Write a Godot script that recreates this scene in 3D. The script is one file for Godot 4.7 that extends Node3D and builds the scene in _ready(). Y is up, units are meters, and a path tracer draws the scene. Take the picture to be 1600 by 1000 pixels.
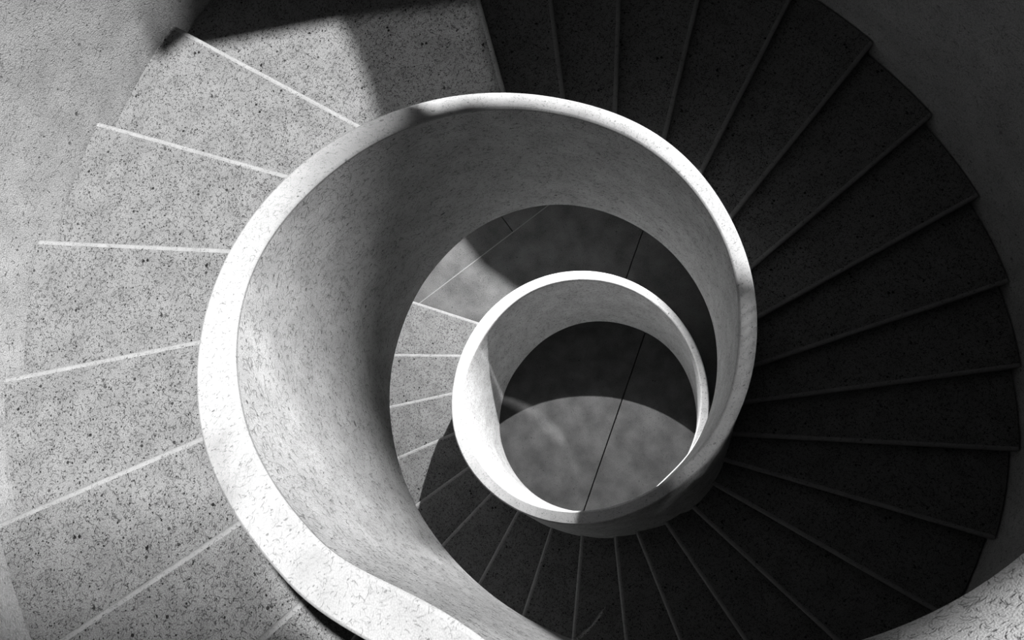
extends Node3D
# A spiral concrete staircase looked down into from the top of its well.
# Lengths in the tables are in well radii; SC turns them into metres.  Angles are degrees, growing downstairs.

const SC := 1.34            # metres to one unit
const RISE := 0.1235        # height of a riser, units
const CAM_HEIGHT := 6.9005

# inner and outer edge of the parapet's top, and the lower edge of its inner face, every 30 degrees
const RIM_IN := [2.6, 2.35, 1.6, 1.085, 1.04, 1.062, 1.085, 1.057, 1.046, 1.038, 1.041, 1.01, 0.964, 0.964, 0.958, 0.984, 1.015, 1.01, 0.986, 0.946, 0.923, 0.896, 0.89, 0.901, 0.935, 0.985, 1.08, 1.2, 1]
const RIM_OUT := [2.75, 2.5, 1.75, 1.229, 1.179, 1.216, 1.222, 1.191, 1.149, 1.127, 1.138, 1.099, 1.064, 1.046, 1.039, 1.076, 1.103, 1.113, 1.084, 1.056, 1.015, 0.981, 0.962, 0.962, 0.996, 1.075, 1.18, 1.3, 1.09]
const LOW_R := [1.75, 1.717, 1.513, 1.316, 1.131, 1.056, 1.092, 1.056, 1.046, 1.037, 1.041, 1.01, 0.964, 0.964, 0.97]
const LOW_Z := [5, 4.67, 4.4, 4.06, 3.73, 3.25, 2.72, 2.61, 2.53, 2.4, 2.13, 1.95, 1.89, 1.7, 1.5]
# where the inner face meets the bottom floor, every 30 degrees of one turn
const WELL_R := [0.98, 1.07, 1.1, 1.1, 1.09, 0.995, 0.86, 0.75, 0.717, 0.735, 0.79, 0.89, 0.98]
# the outer wall, every 15 degrees of one turn
const WALL_R := [2.783, 2.84, 2.858, 2.86, 2.86, 2.86, 2.85, 2.84, 2.83, 2.83, 2.835, 2.868, 2.92, 3.0, 3.09, 3.21, 3.3, 3.3, 3.2, 3.02, 2.87, 2.77, 2.742, 2.755, 2.783]
# direction of each nosing line and how far it passes from the axis, from step -7 down to step 25
const NOSE_DIR := [139, 147.4, 158.2, 170.9, 185.4, 198.8, 211.8, 255.9, 264.2, 273.6, 285, 298.2, 310, 320.7, 331.9, 342.3, 353, 363.6, 376.8, 390.6, 403.8, 417, 429.4, 445.5, 456.3, 469.2, 479.6, 494.5, 505, 517.4, 529, 542, 559.6]
const NOSE_OFF := [-0.274, -0.052, 0.09, 0.207, 0.271, 0.366, 0.449, 0.048, 0.171, 0.24, 0.272, 0.231, 0.255, 0.319, 0.358, 0.418, 0.427, 0.429, 0.35, 0.242, 0.177, 0.111, 0.066, -0.109, -0.079, -0.095, 0.002, -0.027, 0.064, 0.139, 0.264, 0.358, 0.335]

var mat_tread: StandardMaterial3D
var mat_nosing_highlight: StandardMaterial3D
var mat_parapet: StandardMaterial3D
var mat_coping: StandardMaterial3D
var mat_wall: StandardMaterial3D
var mat_unseen_ceiling: StandardMaterial3D
var mat_slab: StandardMaterial3D
var mat_well_dimmed: StandardMaterial3D
var mat_dark: StandardMaterial3D
var mat_filler: StandardMaterial3D
var mat_metal: StandardMaterial3D


# ---------------------------------------------------------------- curves

func hermite(a: Array, pos: float) -> float:
	var n := a.size()
	var i := clampi(int(floor(pos)), 0, n - 2)
	var s := clampf(pos - i, 0.0, 1.0)
	var y0: float = a[i]
	var y1: float = a[i + 1]
	var m0: float = (y1 - a[i - 1]) * 0.5 if i > 0 else y1 - y0
	var m1: float = (a[i + 2] - y0) * 0.5 if i < n - 2 else y1 - y0
	var s2 := s * s
	var s3 := s2 * s
	return (2.0 * s3 - 3.0 * s2 + 1.0) * y0 + (s3 - 2.0 * s2 + s) * m0 + (3.0 * s2 - 2.0 * s3) * y1 + (s3 - s2) * m1

func steps_between(x: float, xs: Array, ys: Array) -> float:
	if x <= xs[0]:
		return ys[0]
	for i in range(1, xs.size()):
		if x <= xs[i]:
			return lerpf(ys[i - 1], ys[i], (x - xs[i - 1]) / (xs[i] - xs[i - 1]))
	return ys[-1]

func rim_in(th: float) -> float: return hermite(RIM_IN, th / 30.0)
func rim_out(th: float) -> float: return hermite(RIM_OUT, th / 30.0)
func wall_r(th: float) -> float: return hermite(WALL_R, fposmod(th, 360.0) / 15.0)
func well_r(th: float) -> float: return hermite(WELL_R, fposmod(th, 360.0) / 30.0)

func rim_z(th: float) -> float:
	var z := 1.17 + 27.0 * RISE * (540.0 - th) / 360.0
	return 1.0 + 0.12 * log(1.0 + exp((z - 1.0) / 0.12))

func low_r(th: float) -> float:
	var t := smoothstep(408.0, 440.0, th)
	return lerpf(hermite(LOW_R, minf(th, 418.0) / 30.0), well_r(th), t)

func low_z(th: float) -> float:
	var t := smoothstep(408.0, 440.0, th)
	return lerpf(hermite(LOW_Z, minf(th, 405.0) / 30.0), -0.01, t)

func nose_dir(k: float) -> float:
	if k < -7.0:
		return 139.0 + 12.8 * (k + 7.0)
	if k > 25.0:
		return 559.6 + 14.0 * (k - 25.0)
	var i := mini(int(floor(k + 7.0)), NOSE_DIR.size() - 2)
	return lerpf(NOSE_DIR[i], NOSE_DIR[i + 1], k + 7.0 - i)

func nose_off(k: int) -> float:
	if k < -7:
		return -0.2
	return NOSE_OFF[k + 7]

func tread_z(k: int) -> float: return (26 - k) * RISE

# height of the treads at an angle, as one even slope
func slope_z(th: float) -> float:
	if th > nose_dir(25):
		return 0.0
	for k in range(-16, 25):
		if th < nose_dir(k + 1):
			var f := (th - nose_dir(k)) / (nose_dir(k + 1) - nose_dir(k))
			if k == -1:
				f = 1.0
			return tread_z(k) - RISE * f
	return 0.0

func at(th: float, r: float, z: float) -> Vector3:
	return Vector3(r * cos(deg_to_rad(th)), z, r * sin(deg_to_rad(th))) * SC

func face_in(th: float, z: float) -> float:      # inner face of the parapet at a height
	var a := rim_z(th)
	var b := low_z(th)
	return lerpf(rim_in(th), low_r(th), clampf((a - z) / (a - b), 0.0, 1.0))

func base_out(th: float) -> float:               # outer face of the parapet at the treads
	var r := rim_out(th) + steps_between(th, [365, 400, 420, 450, 480, 508, 528], [0.0, 0.19, 0.235, 0.155, 0.09, 0.04, 0.0])
	return maxf(r, low_r(th) + 0.14) if th < 130.0 else r


# ---------------------------------------------------------------- mesh helpers

class Shape:
	var st := SurfaceTool.new()
	func _init():
		st.begin(Mesh.PRIMITIVE_TRIANGLES)
		st.set_smooth_group(-1)
	# a triangle whose front looks along "out"
	func tri(a: Vector3, b: Vector3, c: Vector3, out: Vector3, ua := Vector2.ZERO, ub := Vector2.ZERO, uc := Vector2.ZERO):
		if (c - a).cross(b - a).dot(out) < 0.0:
			var p := b
			b = c
			c = p
			var q := ub
			ub = uc
			uc = q
		st.set_uv(ua); st.add_vertex(a)
		st.set_uv(ub); st.add_vertex(b)
		st.set_uv(uc); st.add_vertex(c)
	func quad(a: Vector3, b: Vector3, c: Vector3, d: Vector3, out: Vector3, ua := Vector2.ZERO, ub := Vector2.ZERO, uc := Vector2.ZERO, ud := Vector2.ZERO):
		tri(a, b, c, out, ua, ub, uc)
		tri(a, c, d, out, ua, uc, ud)
	func smooth(on: bool):
		st.set_smooth_group(0 if on else -1)
	func mesh() -> ArrayMesh:
		st.index()
		st.generate_normals()
		return st.commit()

func obj(called: String, s: Shape, m: Material, parent: Node) -> MeshInstance3D:
	var o := MeshInstance3D.new()
	o.name = called
	var n := 0
	while parent.has_node(NodePath(o.name)):
		n += 1
		o.name = "%s_%03d" % [called, n]
	o.mesh = s.mesh()
	o.material_override = m
	o.cast_shadow = GeometryInstance3D.SHADOW_CASTING_SETTING_ON
	parent.add_child(o, true)
	return o

func prism(poly: PackedVector2Array, y0: float, y1: float, s: Shape):
	var ids := Geometry2D.triangulate_polygon(poly)
	for i in range(0, ids.size(), 3):
		var a := poly[ids[i]]
		var b := poly[ids[i + 1]]
		var c := poly[ids[i + 2]]
		s.tri(Vector3(a.x, y1, a.y), Vector3(b.x, y1, b.y), Vector3(c.x, y1, c.y), Vector3.UP)
		s.tri(Vector3(a.x, y0, a.y), Vector3(b.x, y0, b.y), Vector3(c.x, y0, c.y), Vector3.DOWN)
	var turn := -1.0 if Geometry2D.is_polygon_clockwise(poly) else 1.0
	for i in poly.size():
		var a := poly[i]
		var b := poly[(i + 1) % poly.size()]
		var e := (b - a) * turn
		s.quad(Vector3(a.x, y0, a.y), Vector3(b.x, y0, b.y), Vector3(b.x, y1, b.y), Vector3(a.x, y1, a.y), Vector3(e.y, 0, -e.x))

func half_plane(n: Vector2, d: float) -> PackedVector2Array:     # where n . p < d, in units, as a large square
	var t := Vector2(-n.y, n.x)
	var p := n * d
	return PackedVector2Array([p + t * 9.0, p - t * 9.0, p - t * 9.0 - n * 18.0, p + t * 9.0 - n * 18.0])

func scaled(poly: PackedVector2Array, f: float) -> PackedVector2Array:
	var o := PackedVector2Array()
	for p in poly:
		o.append(p * f)
	return o


# ---------------------------------------------------------------- materials

# grey concrete: soft mottling, fine grain, round pits and short worm-like marks
func concrete(seed_: int, size: int, mottle: float, grain: float, pits: int, pit_r: float, worms: int, worm_len: float, slant: float, spread: float, depth: float, pale := 0) -> Image:
	var rng := RandomNumberGenerator.new()
	rng.seed = seed_
	var ns := FastNoiseLite.new()
	ns.seed = seed_
	ns.noise_type = FastNoiseLite.TYPE_SIMPLEX_SMOOTH
	ns.frequency = 6.0 / size
	ns.fractal_octaves = 4
	var cloud := ns.get_seamless_image(size, size)
	var fine := FastNoiseLite.new()
	fine.seed = seed_ + 5
	fine.noise_type = FastNoiseLite.TYPE_SIMPLEX
	fine.frequency = 0.16
	fine.fractal_octaves = 2
	var dust := fine.get_seamless_image(size, size)
	cloud.convert(Image.FORMAT_L8)
	dust.convert(Image.FORMAT_L8)
	var ca := cloud.get_data()
	var da := dust.get_data()
	var v := PackedFloat32Array()
	v.resize(size * size)
	for i in size * size:
		v[i] = 0.86 + (ca[i] / 255.0 - 0.5) * mottle + (da[i] / 255.0 - 0.5) * grain
	for j in worms:
		var x := rng.randf() * size
		var y := rng.randf() * size
		var a := slant + rng.randfn(0.0, spread)
		var bend := rng.randfn(0.0, 0.09)
		var n := int(worm_len * rng.randf_range(0.35, 1.0))
		var k := depth * rng.randf_range(0.25, 0.8)
		for q in n:
			var fade := k * minf(1.0, 4.0 * minf(q + 1.0, n - q) / n)
			for e in 3:             # a mark three texels wide, softer at its edges
				var at_i := posmod(int(y - cos(a) * (e - 1)), size) * size + posmod(int(x + sin(a) * (e - 1)), size)
				v[at_i] = v[at_i] * (1.0 - fade * (1.0 if e == 1 else 0.35))
			x += cos(a)
			y += sin(a)
			a += bend
	for j in pale:
		var x := rng.randf() * size
		var y := rng.randf() * size
		var a := slant + rng.randfn(0.0, spread)
		for q in int(worm_len * rng.randf_range(0.4, 1.6)):
			var at_i := posmod(int(y), size) * size + posmod(int(x), size)
			v[at_i] = minf(1.0, v[at_i] * 1.16)
			x += cos(a)
			y += sin(a)
	for j in pits:
		var x := rng.randf() * size
		var y := rng.randf() * size
		var r := pit_r * (0.45 + 0.75 * pow(rng.randf(), 3.0))
		if rng.randf() < 0.012:
			r = pit_r * 1.9
		var k := depth * rng.randf_range(0.55, 1.0)
		var sx := 1.0 if spread > 0.7 else rng.randf_range(1.2, 2.6)
		var ri := int(ceil(r * sx)) + 1
		for dy in range(-ri, ri + 1):
			for dx in range(-ri, ri + 1):
				var ux := dx * cos(slant) + dy * sin(slant)
				var uy := dy * cos(slant) - dx * sin(slant)
				var e := sqrt(ux * ux / (sx * sx) + uy * uy)
				var w := clampf(r - e + 0.5, 0.0, 1.0)
				if w > 0.0:
					var at_i := posmod(int(y) + dy, size) * size + posmod(int(x) + dx, size)
					v[at_i] = v[at_i] * (1.0 - k * w)
	var out := PackedByteArray()
	out.resize(size * size)
	for i in size * size:
		out[i] = int(clampf(v[i], 0.0, 1.0) * 255.0)
	var img := Image.create_from_data(size, size, false, Image.FORMAT_L8, out)
	img.convert(Image.FORMAT_RGB8)
	return img

func stone(img: Image, grey: float, tile: float, world: bool, bump := 0.6, rough := 0.85) -> StandardMaterial3D:
	var m := StandardMaterial3D.new()
	var g := grey / pow(0.84, 2.2)
	m.albedo_color = Color(g, g, g).linear_to_srgb()
	m.roughness = rough
	m.metallic_specular = 0.2
	if img:
		m.albedo_texture = ImageTexture.create_from_image(img)
		if bump > 0.0:
			var nm: Image = img.duplicate()
			nm.bump_map_to_normal_map(4.0)
			m.normal_enabled = true
			m.normal_scale = bump
			m.normal_texture = ImageTexture.create_from_image(nm)
		m.uv1_triplanar = world
		m.uv1_world_triplanar = world
		m.uv1_scale = Vector3.ONE / tile
	return m

func make_materials():
	var speck := concrete(11, 1024, 0.13, 0.34, 2300, 2.9, 7500, 22.0, 0.6, 3.0, 0.76)
	var streak := concrete(23, 1024, 0.12, 0.24, 420, 2.6, 4600, 34.0, -0.3, 0.3, 0.5)
	var sparse := concrete(37, 1024, 0.12, 0.16, 700, 2.4, 2600, 24.0, -0.5, 0.6, 0.62)
	var wallt := concrete(41, 1024, 0.14, 0.3, 720, 2.9, 5200, 20.0, 1.1, 1.2, 0.5)
	var floort := concrete(53, 1024, 0.3, 0.3, 500, 2.2, 1300, 14.0, 0.4, 3.0, 0.45, 1200)
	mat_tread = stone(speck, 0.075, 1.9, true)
	mat_nosing_highlight = stone(sparse, 0.112, 1.4, true, 0.3)  # paler than the tread, standing in for sun caught on the edge
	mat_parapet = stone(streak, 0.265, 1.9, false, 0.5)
	mat_coping = stone(sparse, 0.18, 1.5, true, 0.4)
	mat_wall = stone(wallt, 0.205, 2.3, true, 0.5)
	mat_unseen_ceiling = stone(wallt, 0.05, 2.3, true, 0.0)
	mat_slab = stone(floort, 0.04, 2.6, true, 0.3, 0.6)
	mat_well_dimmed = stone(floort, 0.023, 2.1, true, 0.3, 0.6)  # same floor concrete made darker to dim the lit patch in the well
	mat_dark = stone(null, 0.008, 1.0, false)
	mat_filler = stone(null, 0.075, 1.0, false)
	mat_metal = stone(null, 0.05, 1.0, false)
	mat_metal.metallic = 0.6
	mat_metal.roughness = 0.4


# ---------------------------------------------------------------- the staircase

func parapet(parent: Node):
	var body := Shape.new()
	body.smooth(false)
	var cap := Shape.new()
	var cut := 0.022       # the coping's depth
	var bv := 0.011
	var rings := []
	var caps := []
	var ths := []
	var along := []       # length run along the band, for the grain
	var run := 0.0
	var th := 12.0
	while th <= 788.0:
		var zr := rim_z(th)
		var zl := low_z(th)
		var zb := clampf(slope_z(th) - 0.12, zl, zr - cut - 0.05)
		var ri := rim_in(th)
		var ro := rim_out(th)
		var rb := base_out(th)
		var ring := []
		for j in 7:                                       # up the inner face
			var f := j / 6.0
			ring.append(Vector2(lerpf(low_r(th), face_in(th, zr - cut), f), lerpf(zl, zr - cut, f)))
		ring.append(Vector2(ro, zr - cut))
		ring.append(Vector2(rb, zb))
		ring.append(Vector2(maxf(rb, low_r(th) + 0.1), zl))
		rings.append(ring)
		var fi := face_in(th, zr - cut)
		caps.append([Vector2(fi, zr - cut), Vector2(ri, zr - bv), Vector2(ri + bv * 0.35, zr - bv * 0.3), Vector2(ri + bv, zr), Vector2(ro - bv, zr), Vector2(ro - bv * 0.35, zr - bv * 0.3), Vector2(ro, zr - bv), Vector2(ro, zr - cut)])
		ths.append(th)
		along.append(run)
		run += deg_to_rad(2.0) * (rim_in(th) + low_r(th)) * 0.5 * SC
		th += 2.0
	for pass_ in 2:
		var src: Array = rings if pass_ == 0 else caps
		var s: Shape = body if pass_ == 0 else cap
		for i in range(src.size() - 1):
			var a: Array = src[i]
			var b: Array = src[i + 1]
			var n := a.size()
			for j in n:
				var j2 := (j + 1) % n
				var m := Vector2.ZERO
				for p in a:
					m += p / n
				var mid: Vector2 = (a[j] + a[j2]) * 0.5
				var edge: Vector2 = a[j2] - a[j]
				var nrm := Vector2(-edge.y, edge.x)     # rings run inner low -> inner top -> outer top -> outer low
				var outv := at(ths[i], 1.0, 0.0) * nrm.x + Vector3(0, SC * nrm.y, 0)
				var z0 := rim_z(ths[i])
				var z1 := rim_z(ths[i + 1])
				var u0: float = along[i]
				var u1: float = along[i + 1]
				# smoothing only along the run, so that edges stay edges
				s.st.set_smooth_group((j if j >= 6 else 0) + 1 if pass_ == 0 else (j + 1 if j in [0, 3, 6, 7] else 9))
				s.quad(at(ths[i], a[j].x, a[j].y), at(ths[i + 1], b[j].x, b[j].y), at(ths[i + 1], b[j2].x, b[j2].y), at(ths[i], a[j2].x, a[j2].y), outv,
					Vector2(u0, (z0 - a[j].y) * SC), Vector2(u1, (z1 - b[j].y) * SC), Vector2(u1, (z1 - b[j2].y) * SC), Vector2(u0, (z0 - a[j2].y) * SC))
		s.smooth(false)
		s.st.set_smooth_group(-1)
		for e in [0, src.size() - 1]:                     # the two ends
			var a: Array = src[e]
			var dir := at(ths[e] + (90.0 if e else -90.0), 1.0, 0.0)
			for j in range(1, a.size() - 1):
				s.tri(at(ths[e], a[0].x, a[0].y), at(ths[e], a[j].x, a[j].y), at(ths[e], a[j + 1].x, a[j + 1].y), dir)
	var o := obj("parapet", body, mat_parapet, parent)
	o.set_meta("label", "curling concrete parapet with streaked inner face")
	var c := obj("coping", cap, mat_coping, o)
	c.set_meta("label", "smooth pale top of the curling parapet")

# a point on the line of a nosing: direction, offset, radius from the axis
func on_line(dir_deg: float, off: float, r: float) -> Vector2:
	var a := deg_to_rad(dir_deg)
	var s := sqrt(maxf(r * r - off * off, 0.0))
	return Vector2(cos(a) * s - sin(a) * off, sin(a) * s + cos(a) * off)

# the same where the line meets a curve given as a radius by angle
func meet(dir_deg: float, off: float, curve: Callable, turn_ref: float) -> Vector2:
	var r := 2.0
	var p := Vector2.ZERO
	for i in 8:
		p = on_line(dir_deg, off, r)
		var th := rad_to_deg(p.angle())
		th += 360.0 * round((turn_ref - th) / 360.0)
		r = curve.call(th)
	return p

func step(k: int, called: String, parent: Node):
	var z := tread_z(k)
	var d1 := nose_dir(k)
	var d0 := nose_dir(k - 1)
	var q1 := nose_off(k)
	var q0 := nose_off(k - 1) - 0.03
	var inner := func(th: float) -> float: return face_in(th, z) + 0.07
	var outer := func(th: float) -> float: return wall_r(th) - 0.016
	var lip := 0.028
	var round_ := 0.02
	var bottom := z - RISE - 0.07
	var rows := 16 if k == 0 or k == -15 else 6
	var cols := 10
	var grid := []                       # rows from the front to the back, points from the well to the wall
	for i in rows + 1:
		var f := float(i) / rows
		var dd := lerpf(d1, d0, f)
		var qq := lerpf(q1 - lip, q0, f)
		var a := meet(dd, qq, inner, dd)
		var b := meet(dd, qq, outer, dd)
		var line := []
		for j in cols + 1:
			var p := a.lerp(b, float(j) / cols)
			line.append(Vector3(p.x, z, p.y) * SC)
		grid.append(line)
	var s := Shape.new()
	for i in rows:
		for j in cols:
			s.quad(grid[i][j], grid[i + 1][j], grid[i + 1][j + 1], grid[i][j + 1], Vector3.UP)
	# front, under the nosing
	var down := Vector3(0, (bottom - z) * SC, 0)
	var fa := meet(d1, q1 - 0.008, inner, d1)
	var fb := meet(d1, q1 - 0.008, outer, d1)
	var front := Vector3(-sin(deg_to_rad(d1)), 0, cos(deg_to_rad(d1)))
	var f0 := Vector3(fa.x, z, fa.y) * SC
	var f1 := Vector3(fb.x, z, fb.y) * SC
	var drop := Vector3(0, -0.05 * SC, 0)
	s.quad(f0 + drop, f1 + drop, f1 + down, f0 + down, front)
	s.quad(grid[0][0], grid[0][cols], grid[0][cols] + drop, grid[0][0] + drop, front)
	s.quad(grid[0][0] + drop, grid[0][cols] + drop, f1 + drop, f0 + drop, Vector3.UP)
	# underside, back and the two ends
	s.quad(f0 + down, f1 + down, grid[0][cols] + down, grid[0][0] + down, Vector3.DOWN)
	for i in rows:
		for j in cols:
			s.quad(grid[i][j] + down, grid[i + 1][j] + down, grid[i + 1][j + 1] + down, grid[i][j + 1] + down, Vector3.DOWN)
		var mid: Vector3 = grid[i][cols]
		s.quad(grid[i][cols], grid[i + 1][cols], grid[i + 1][cols] + down, grid[i][cols] + down, Vector3(mid.x, 0, mid.z))
		s.quad(grid[i][0], grid[i + 1][0], grid[i + 1][0] + down, grid[i][0] + down, Vector3(-mid.x, 0, -mid.z))
	s.quad(grid[rows][0], grid[rows][cols], grid[rows][cols] + down, grid[rows][0] + down, -front)
	var o := obj(called, s, mat_tread, parent)
	# the rounded front edge, its sunlit look put into the colour
	var prof := [Vector2(lip, -0.05), Vector2(0.0, -0.05), Vector2(0.0, -round_)]
	for i in range(1, 6):
		var a := i / 6.0 * PI / 2.0
		prof.append(Vector2(round_ * (1.0 - cos(a)), -round_ * (1.0 - sin(a))))
	prof.append(Vector2(round_, 0.0))
	prof.append(Vector2(lip, 0.0))
	var e := Shape.new()
	var ends := []
	for p in prof:
		var a := meet(d1, q1 - p.x, inner, d1)
		var b := meet(d1, q1 - p.x, outer, d1)
		ends.append([Vector3(a.x, z + p.y, a.y) * SC, Vector3(b.x, z + p.y, b.y) * SC])
	for i in prof.size():
		var i2 := (i + 1) % prof.size()
		var edge: Vector2 = prof[i2] - prof[i]
		var outv := front * edge.y + Vector3(0, edge.x, 0)
		if i >= 2 and i <= 7:
			e.st.set_smooth_group(1)
		else:
			e.st.set_smooth_group(-1)
		e.quad(ends[i][0], ends[i][1], ends[i2][1], ends[i2][0], outv)
	e.st.set_smooth_group(-1)
	for side in 2:
		var outv: Vector3 = (ends[0][side] - ends[0][1 - side])
		for i in range(1, prof.size() - 1):
			e.tri(ends[0][side], ends[i][side], ends[i + 1][side], outv)
	obj("nosing", e, mat_nosing_highlight, o)

func staircase():
	var t := Node3D.new()
	t.name = "spiral_staircase"
	t.set_meta("label", "speckled grey concrete spiral staircase winding down round an open well")
	t.set_meta("category", "staircase")
	add_child(t)
	parapet(t)
	for k in range(-15, 26):
		step(k, "landing" if k == 0 or k == -15 else "step", t)
	for c in t.get_children():
		if c.name == "landing_001":
			c.set_meta("label", "broad flat landing crossed by sun and shadow")


# ---------------------------------------------------------------- the shell

func wall(called: String, label: String, low: float, high: float, more: float):
	var s := Shape.new()
	var y0 := low * SC
	var y1 := high * SC
	for i in 144:
		var a := i * 2.5
		var b := a + 2.5
		var up := Vector3(0, y1 - y0, 0)
		var base := Vector3(0, y0, 0)
		var ia := at(a, wall_r(a) + more, 0) + base
		var ib := at(b, wall_r(b) + more, 0) + base
		var oa := at(a, wall_r(a) + more + 0.22, 0) + base
		var ob := at(b, wall_r(b) + more + 0.22, 0) + base
		s.st.set_smooth_group(1)
		s.quad(ia, ib, ib + up, ia + up, -ia)
		s.st.set_smooth_group(2)
		s.quad(oa, ob, ob + up, oa + up, oa)
		s.st.set_smooth_group(-1)
		s.quad(ia, ib, ob, oa, Vector3.DOWN)
		s.quad(ia + up, ib + up, ob + up, oa + up, Vector3.UP)
	var o := obj(called, s, mat_wall, self)
	o.set_meta("kind", "structure")
	o.set_meta("label", label)
	o.set_meta("category", "wall")

func unseen_ledge():        # unseen flat ledge from the stair wall to the wider wall above it
	var s := Shape.new()
	for i in 72:
		var a := i * 5.0
		var b := a + 5.0
		var r := [wall_r(a) + 0.22, wall_r(b) + 0.22, wall_r(a) + UPPER + 0.22, wall_r(b) + UPPER + 0.22]
		for y in [WALL_TOP - 0.2, WALL_TOP]:
			s.quad(at(a, r[0], y), at(b, r[1], y), at(b, r[3], y), at(a, r[2], y), Vector3.UP if y == WALL_TOP else Vector3.DOWN)
		s.quad(at(a, r[2], WALL_TOP - 0.2), at(b, r[3], WALL_TOP - 0.2), at(b, r[3], WALL_TOP), at(a, r[2], WALL_TOP), at(a, 1.0, 0.0))
		s.quad(at(a, r[0], WALL_TOP - 0.2), at(b, r[1], WALL_TOP - 0.2), at(b, r[1], WALL_TOP), at(a, r[0], WALL_TOP), -at(a, 1.0, 0.0))
	var o := obj("unseen_floor_upper", s, mat_unseen_ceiling, self)
	o.set_meta("kind", "structure")
	o.set_meta("label", "unseen ledge joining the stair wall to the wider wall above")
	o.set_meta("category", "floor")

const WALL_TOP := 5.6
const UPPER := 1.5  # upper wall widened out of view so the sun clears the stair wall

func unseen_ceiling_slab():  # unseen slab whose openings and blades shape the sunlight
	var holes := []
	for list in [SUN_OPENING, STRIP_SUN_OPENING]:
		var h := PackedVector2Array()
		for p in list:
			h.append(Vector2(p[0], p[1]))
		holes.append(h)
	var slit := slit_shape()
	holes.append(slit)
	var disc := PackedVector2Array()
	for i in 96:
		var a := i * 3.75
		disc.append(Vector2.from_angle(deg_to_rad(a)) * (wall_r(a) + UPPER + 0.22))
	var s := Shape.new()
	var parts := [disc]
	for cut in [[Vector2(0, 1), -1.3], [Vector2(1, 0), 2.45]]:
		var next := []
		for p in parts:
			next.append_array(Geometry2D.intersect_polygons(p, half_plane(cut[0], cut[1])))
			next.append_array(Geometry2D.clip_polygons(p, half_plane(cut[0], cut[1])))
		parts = next
	for h in holes:
		var next := []
		for p in parts:
			next.append_array(Geometry2D.clip_polygons(p, h))
		parts = next
	for p in parts:
		prism(scaled(p, SC), 8.2 * SC, 8.24 * SC, s)
	var o := obj("unseen_ceiling", s, mat_unseen_ceiling, self)
	o.set_meta("kind", "structure")
	o.set_meta("label", "unseen concrete slab overhead, openings cut to shape the sunlight")
	o.set_meta("category", "unseen_ceiling")
	# added blades that shape the sun: dimming the landing, fading two edges
	var blades := Shape.new()
	var pane := PackedVector2Array()
	for p in DIMMING_PANE:
		pane.append(Vector2(p[0], p[1]))
	var run := Vector2(0.819, -0.574)
	var off := Vector2(0.574, 0.819)
	for i in 90:
		var c := off * (-3.0 + i * 0.05)
		var blade := PackedVector2Array([c - run * 4.0, c + run * 6.0, c + run * 6.0 + off * DIMMING_SHUT, c - run * 4.0 + off * DIMMING_SHUT])
		for p in Geometry2D.intersect_polygons(blade, pane):
			prism(scaled(p, SC), 8.19 * SC, 8.2 * SC, blades)
	for i in 110:
		var c := off * (-3.0 + i * 0.05)
		var blade := PackedVector2Array([c - run * 4.0, c + run * 6.0, c + run * 6.0 + off * SLIT_SHUT, c - run * 4.0 + off * SLIT_SHUT])
		for p in Geometry2D.intersect_polygons(blade, slit):
			prism(scaled(p, SC), 8.19 * SC, 8.2 * SC, blades)
	for i in 66:
		var y := -2.1 + i * 0.031
		var x := steps_between(y, [-2.05, -1.74, -1.35, -0.97, -0.66, -0.35, -0.12], [1.05, 0.94, 0.885, 0.91, 1.02, 1.22, 1.42])
		prism(scaled(PackedVector2Array([Vector2(x, y - 0.0155), Vector2(x, y + 0.0155), Vector2(x - 0.6, y)]), SC), 8.19 * SC, 8.2 * SC, blades)
	for i in 72:
		var x := -1.28 + i * 0.028
		var tip := steps_between(x, [0.36, 0.44, 0.72], [-0.32, 0.06, 0.3])
		var full := steps_between(x, [0.36, 0.44], [0.72, 0.36])
		prism(scaled(PackedVector2Array([Vector2(x - 0.014, 0.78), Vector2(x + 0.014, 0.78), Vector2(x + 0.014, full), Vector2(x, tip), Vector2(x - 0.014, full)]), SC), 8.19 * SC, 8.2 * SC, blades)
	obj("added_sun_blades", blades, mat_unseen_ceiling, o)  # added only to dim and fade the sun

const DIMMING_SHUT := 0.043
const SLIT_SHUT := 0.0385

func slit_shape() -> PackedVector2Array:      # unseen curved slit, placed to light the far side of the rim
	var o := PackedVector2Array()
	for side in 2:
		for i in 20:
			var th := 346.0 + (i if side == 0 else 19 - i) * 3.4
			var r := rim_in(th) - 0.015 if side == 0 else rim_out(th) + 0.02
			var p := Vector2(cos(deg_to_rad(th)), sin(deg_to_rad(th))) * r
			o.append(p + Vector2(0.819, -0.574) * (8.2 - rim_z(th)) / tan(deg_to_rad(65.0)))
	return o

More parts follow.
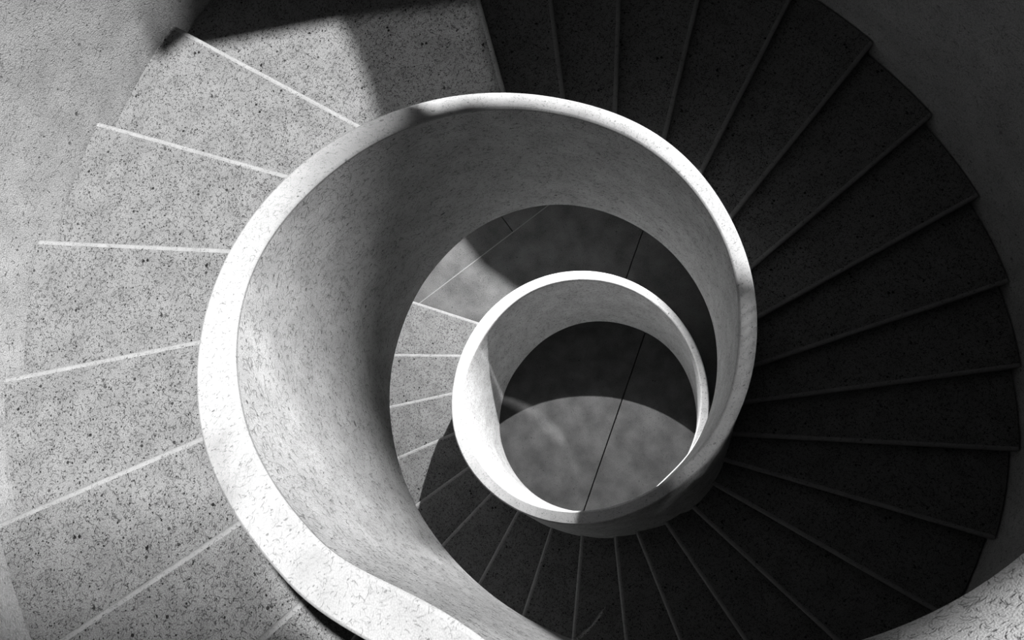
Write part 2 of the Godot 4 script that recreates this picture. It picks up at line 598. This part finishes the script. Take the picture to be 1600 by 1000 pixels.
func floor_slabs():
	var disc := PackedVector2Array()
	var ring := PackedVector2Array()
	for i in 96:
		var a := i * 3.75
		disc.append(Vector2.from_angle(deg_to_rad(a)) * (wall_r(a) - 0.004))
		ring.append(Vector2.from_angle(deg_to_rad(a)) * (well_r(a) + 0.04))
	var bed := Shape.new()
	prism(scaled(disc, SC), -0.06 * SC, -0.03 * SC, bed)
	var f := obj("floor", bed, mat_dark, self)
	f.set_meta("kind", "structure")
	f.set_meta("label", "dark concrete floor slabs at the foot of the stairs")
	f.set_meta("category", "floor")
	var nj := Vector2(0.9358, 0.3526)          # across the two dark joints
	var na := Vector2(0.593, 0.805)            # across the long pale joint
	var nb := Vector2(0.82, -0.57)             # across the short pale joint
	var west := half_plane(nj, -0.0536)
	var north := half_plane(na, -1.838)
	var pieces := []
	pieces.append(Geometry2D.intersect_polygons(ring, half_plane(nj, 0.30)))
	pieces.append(Geometry2D.clip_polygons(ring, half_plane(nj, 0.30)))
	var rest := []
	for half in [Geometry2D.intersect_polygons(disc, west), Geometry2D.clip_polygons(disc, west)]:
		for p in half:
			rest.append(Geometry2D.clip_polygons(p, ring))
	pieces.append(rest[1])
	for p in rest[0]:
		pieces.append(Geometry2D.clip_polygons(p, north))
		for q in Geometry2D.intersect_polygons(p, north):
			pieces.append(Geometry2D.intersect_polygons(q, half_plane(nb, 0.358)))
			pieces.append(Geometry2D.clip_polygons(q, half_plane(nb, 0.358)))
	for nth in pieces.size():
		for p in pieces[nth]:
			for q in Geometry2D.offset_polygon(p, -0.0055):
				var s := Shape.new()
				prism(scaled(q, SC), -0.03 * SC, 0.0, s)
				obj("floor_slab", s, mat_slab if nth > 1 else mat_well_dimmed, f)
	# pale filler in the two fine joints
	for l in [[Vector2(-2.3, -0.589), Vector2(-0.36, -2.018)], [Vector2(-0.773, -1.72), Vector2(-1.3, -2.49)]]:
		var a: Vector2 = l[0]
		var b: Vector2 = l[1]
		var t := (b - a).normalized().orthogonal() * 0.004
		var s := Shape.new()
		prism(scaled(PackedVector2Array([a + t, b + t, b - t, a - t]), SC), -0.03 * SC, -0.001, s)
		obj("joint_filler", s, mat_filler, f)

# unseen bracket lamp under the upper flight, placed to light the lower steps
func unseen_wall_lamp(where: Vector3, energy: float):
	var t := Node3D.new()
	t.name = "unseen_wall_lamp"
	t.position = where
	t.set_meta("label", "unseen wall lamp under the upper landing, placed to light the lower steps")
	t.set_meta("category", "lamp")
	add_child(t)
	var out := Vector3(where.x, 0, where.z)
	var reach := (wall_r(rad_to_deg(atan2(where.z, where.x))) * SC - out.length())
	var dir := out.normalized()
	var side := dir.cross(Vector3.UP)
	var h := 0.36
	var s := Shape.new()
	var r := h / LAMP_CUT
	for i in 24:
		var a := i * TAU / 24
		var b := (i + 1) * TAU / 24
		var p := Vector3(cos(a), 0, sin(a)) * r
		var q := Vector3(cos(b), 0, sin(b)) * r
		var y := Vector3(0, -h, 0)
		var w := Vector3(0, -h - 0.015, 0)
		s.tri(y, p + y, q + y, Vector3.UP)
		s.tri(w, p + w, q + w, Vector3.DOWN)
		s.quad(p + y, q + y, q + w, p + w, p)
	obj("lamp_tray", s, mat_metal, t)
	var hood := Shape.new()  # shaped to keep the lamp off the far side of the landing
	for i in 24:
		# closed all round but for a quarter turn facing the steps
		var a := Vector3.BACK.rotated(Vector3.UP, deg_to_rad(lerpf(21.5, 270.0, i / 24.0))) * r * 1.02
		var b := Vector3.BACK.rotated(Vector3.UP, deg_to_rad(lerpf(21.5, 270.0, (i + 1) / 24.0))) * r * 1.02
		var lo := Vector3(0, -h, 0)
		var hi := Vector3(0, 0.06, 0)
		hood.quad(a + lo, b + lo, b + hi, a + hi, a)
		hood.quad(a * 0.97 + lo, b * 0.97 + lo, b * 0.97 + hi, a * 0.97 + hi, -a)
	for i in 24:
		var a := Vector3.FORWARD.rotated(Vector3.UP, i * TAU / 24) * r * 1.15
		var b := Vector3.FORWARD.rotated(Vector3.UP, (i + 1) * TAU / 24) * r * 1.15
		hood.tri(Vector3(0, 0.06, 0), a + Vector3(0, 0.06, 0), b + Vector3(0, 0.06, 0), Vector3.DOWN)
		hood.tri(Vector3(0, 0.07, 0), a + Vector3(0, 0.07, 0), b + Vector3(0, 0.07, 0), Vector3.UP)
		hood.quad(a + Vector3(0, 0.06, 0), b + Vector3(0, 0.06, 0), b + Vector3(0, 0.07, 0), a + Vector3(0, 0.07, 0), a)
	obj("lamp_hood", hood, mat_metal, t)
	var arm := Shape.new()
	var y0 := -h - 0.012
	for c in [[-0.012, 0.0, 0.024, 0.02]]:
		var p0 := Vector3(0, y0, 0)
		var p1 := dir * reach + Vector3(0, y0, 0)
		for e in [[side, Vector3.UP], [-side, Vector3.UP], [Vector3.UP, side], [Vector3.DOWN, side]]:
			var n: Vector3 = e[0] * 0.011
			var u: Vector3 = e[1] * 0.011
			arm.quad(p0 + n + u, p1 + n + u, p1 + n - u, p0 + n - u, e[0])
	obj("lamp_arm", arm, mat_metal, t)
	var stem_ := Shape.new()
	for i in 10:
		var a := i * TAU / 10
		var b := (i + 1) * TAU / 10
		var p := Vector3(cos(a), 0, sin(a)) * 0.008
		var q := Vector3(cos(b), 0, sin(b)) * 0.008
		stem_.quad(p + Vector3(0, -h, 0), q + Vector3(0, -h, 0), q + Vector3(0, -0.014, 0), p + Vector3(0, -0.014, 0), p)
	obj("lamp_stem", stem_, mat_metal, t)
	var bulb := MeshInstance3D.new()
	bulb.name = "bulb"
	var ball := SphereMesh.new()
	ball.radius = 0.014
	ball.height = 0.028
	bulb.mesh = ball
	var m := StandardMaterial3D.new()
	m.albedo_color = Color(0.9, 0.9, 0.9)
	m.emission_enabled = true
	m.emission = Color(1, 1, 1)
	m.emission_energy_multiplier = 8.0
	bulb.material_override = m
	t.add_child(bulb)
	var l := OmniLight3D.new()
	l.name = "bulb_light"
	l.light_energy = energy
	l.light_size = 0.014
	l.omni_range = 14.0
	l.omni_attenuation = 2.0
	l.shadow_enabled = true
	t.add_child(l)

const LAMP_CUT := 1.74  # tray depth to radius, sets the shadow edge on the landing
const SUN_OPENING_CUT := -1.3
const SUN_OPENING := [[-1.815, -1.508], [-1.723, -2.585], [-1.354, -3.108], [-1.046, -3.446], [-0.738, -3.738], [-0.492, -3.877], [-0.415, -3.7], [-0.546, -3.392], [-0.677, -3.185], [-0.6, -3.092], [-0.492, -3.177], [-0.369, -3.269], [0.5, -3.354], [1.415, -3.392], [1.569, -2.785], [1.108, -2.692], [0.892, -2.531], [1.415, -2.631], [1.877, -2.677], [2.454, -2.646], [2.877, -2.538], [3.177, -2.238], [3.2, -1.692], [2.908, -1.731], [2.662, -1.969], [2.454, -2.135], [2.185, -2.258], [1.877, -2.288], [1.569, -2.265], [1.262, -2.192], [1.046, -2.077], [0.938, -1.738], [0.885, -1.354], [0.908, -0.969], [1.015, -0.662], [1.223, -0.354], [1.415, -0.123], [1.569, 0.338], [1.415, 0.762], [0.9, 0.838], [0.454, 0.762], [-1.277, 0.723], [-1.738, 0.8], [-1.969, -0.277]]  # unseen opening, outlined so the sun falls only on the lit parts
const DIMMING_PANE := [[0.5, -3.38], [1.42, -3.41], [1.57, -2.78], [1.11, -2.69], [0.82, -2.6], [0.74, -2.89], [0.62, -3.18]]  # area where blades dim the sun on the landing
const STRIP_SUN_OPENING := [[2.95, -0.185], [2.78, 0.035], [2.61, 0.175], [2.45, 0.27], [2.35, 0.37], [1.95, 0.85], [2.6, 0.7], [2.92, 0.35]]  # unseen opening, placed to light the upper strip of the parapet


func _ready():
	# camera
	var cam := Camera3D.new()
	cam.name = "camera"
	cam.fov = rad_to_deg(2.0 * atan(500.0 / 1100.0))
	cam.near = 0.05
	cam.far = 60.0
	cam.transform = Transform3D(Basis(Vector3(0.98821, -0.15308, 0.0), Vector3(0.03254, 0.21003, -0.97715), Vector3(0.14959, 0.96564, 0.21253)).orthonormalized(), Vector3(0.2961, CAM_HEIGHT, 0.73636) * SC)
	add_child(cam)
	cam.current = true
	# sky and exposure
	var sm := ProceduralSkyMaterial.new()
	sm.sky_top_color = Color(0.55, 0.55, 0.55)
	sm.sky_horizon_color = Color(0.7, 0.7, 0.7)
	sm.ground_horizon_color = Color(0.3, 0.3, 0.3)
	sm.ground_bottom_color = Color(0.2, 0.2, 0.2)
	sm.sun_angle_max = 0.0
	sm.sky_energy_multiplier = 1.3
	var sky := Sky.new()
	sky.sky_material = sm
	var env := Environment.new()
	env.background_mode = Environment.BG_SKY
	env.sky = sky
	env.ambient_light_source = Environment.AMBIENT_SOURCE_SKY
	env.tonemap_mode = Environment.TONE_MAPPER_LINEAR
	env.tonemap_exposure = 1.0
	env.sdfgi_enabled = true
	env.ssao_enabled = true
	env.ssil_enabled = true
	var we := WorldEnvironment.new()
	we.name = "world_environment"
	we.environment = env
	add_child(we)
	# the sun, through the opening shaped for it overhead
	var az := deg_to_rad(55.0)
	var el := deg_to_rad(65.0)
	var towards := Vector3(sin(az) * cos(el), sin(el), -cos(az) * cos(el))
	var sun := DirectionalLight3D.new()
	sun.name = "sun"
	sun.light_energy = 6.8
	sun.light_angular_distance = 1.3
	sun.shadow_enabled = true
	sun.transform = Transform3D(Basis.looking_at(-towards, Vector3.UP), Vector3(0, 14, 0))
	add_child(sun)

	make_materials()
	wall("wall_outer", "curved concrete outer wall around the stairs", -0.06, WALL_TOP, 0.0)
	wall("unseen_wall_upper", "unseen wider wall above the stairs, set back to let the sun past", WALL_TOP, 8.2, UPPER)
	unseen_ledge()
	unseen_ceiling_slab()
	floor_slabs()
	staircase()
	unseen_wall_lamp(Vector3(-0.02, 2.65, -2.4) * SC, 180.0)
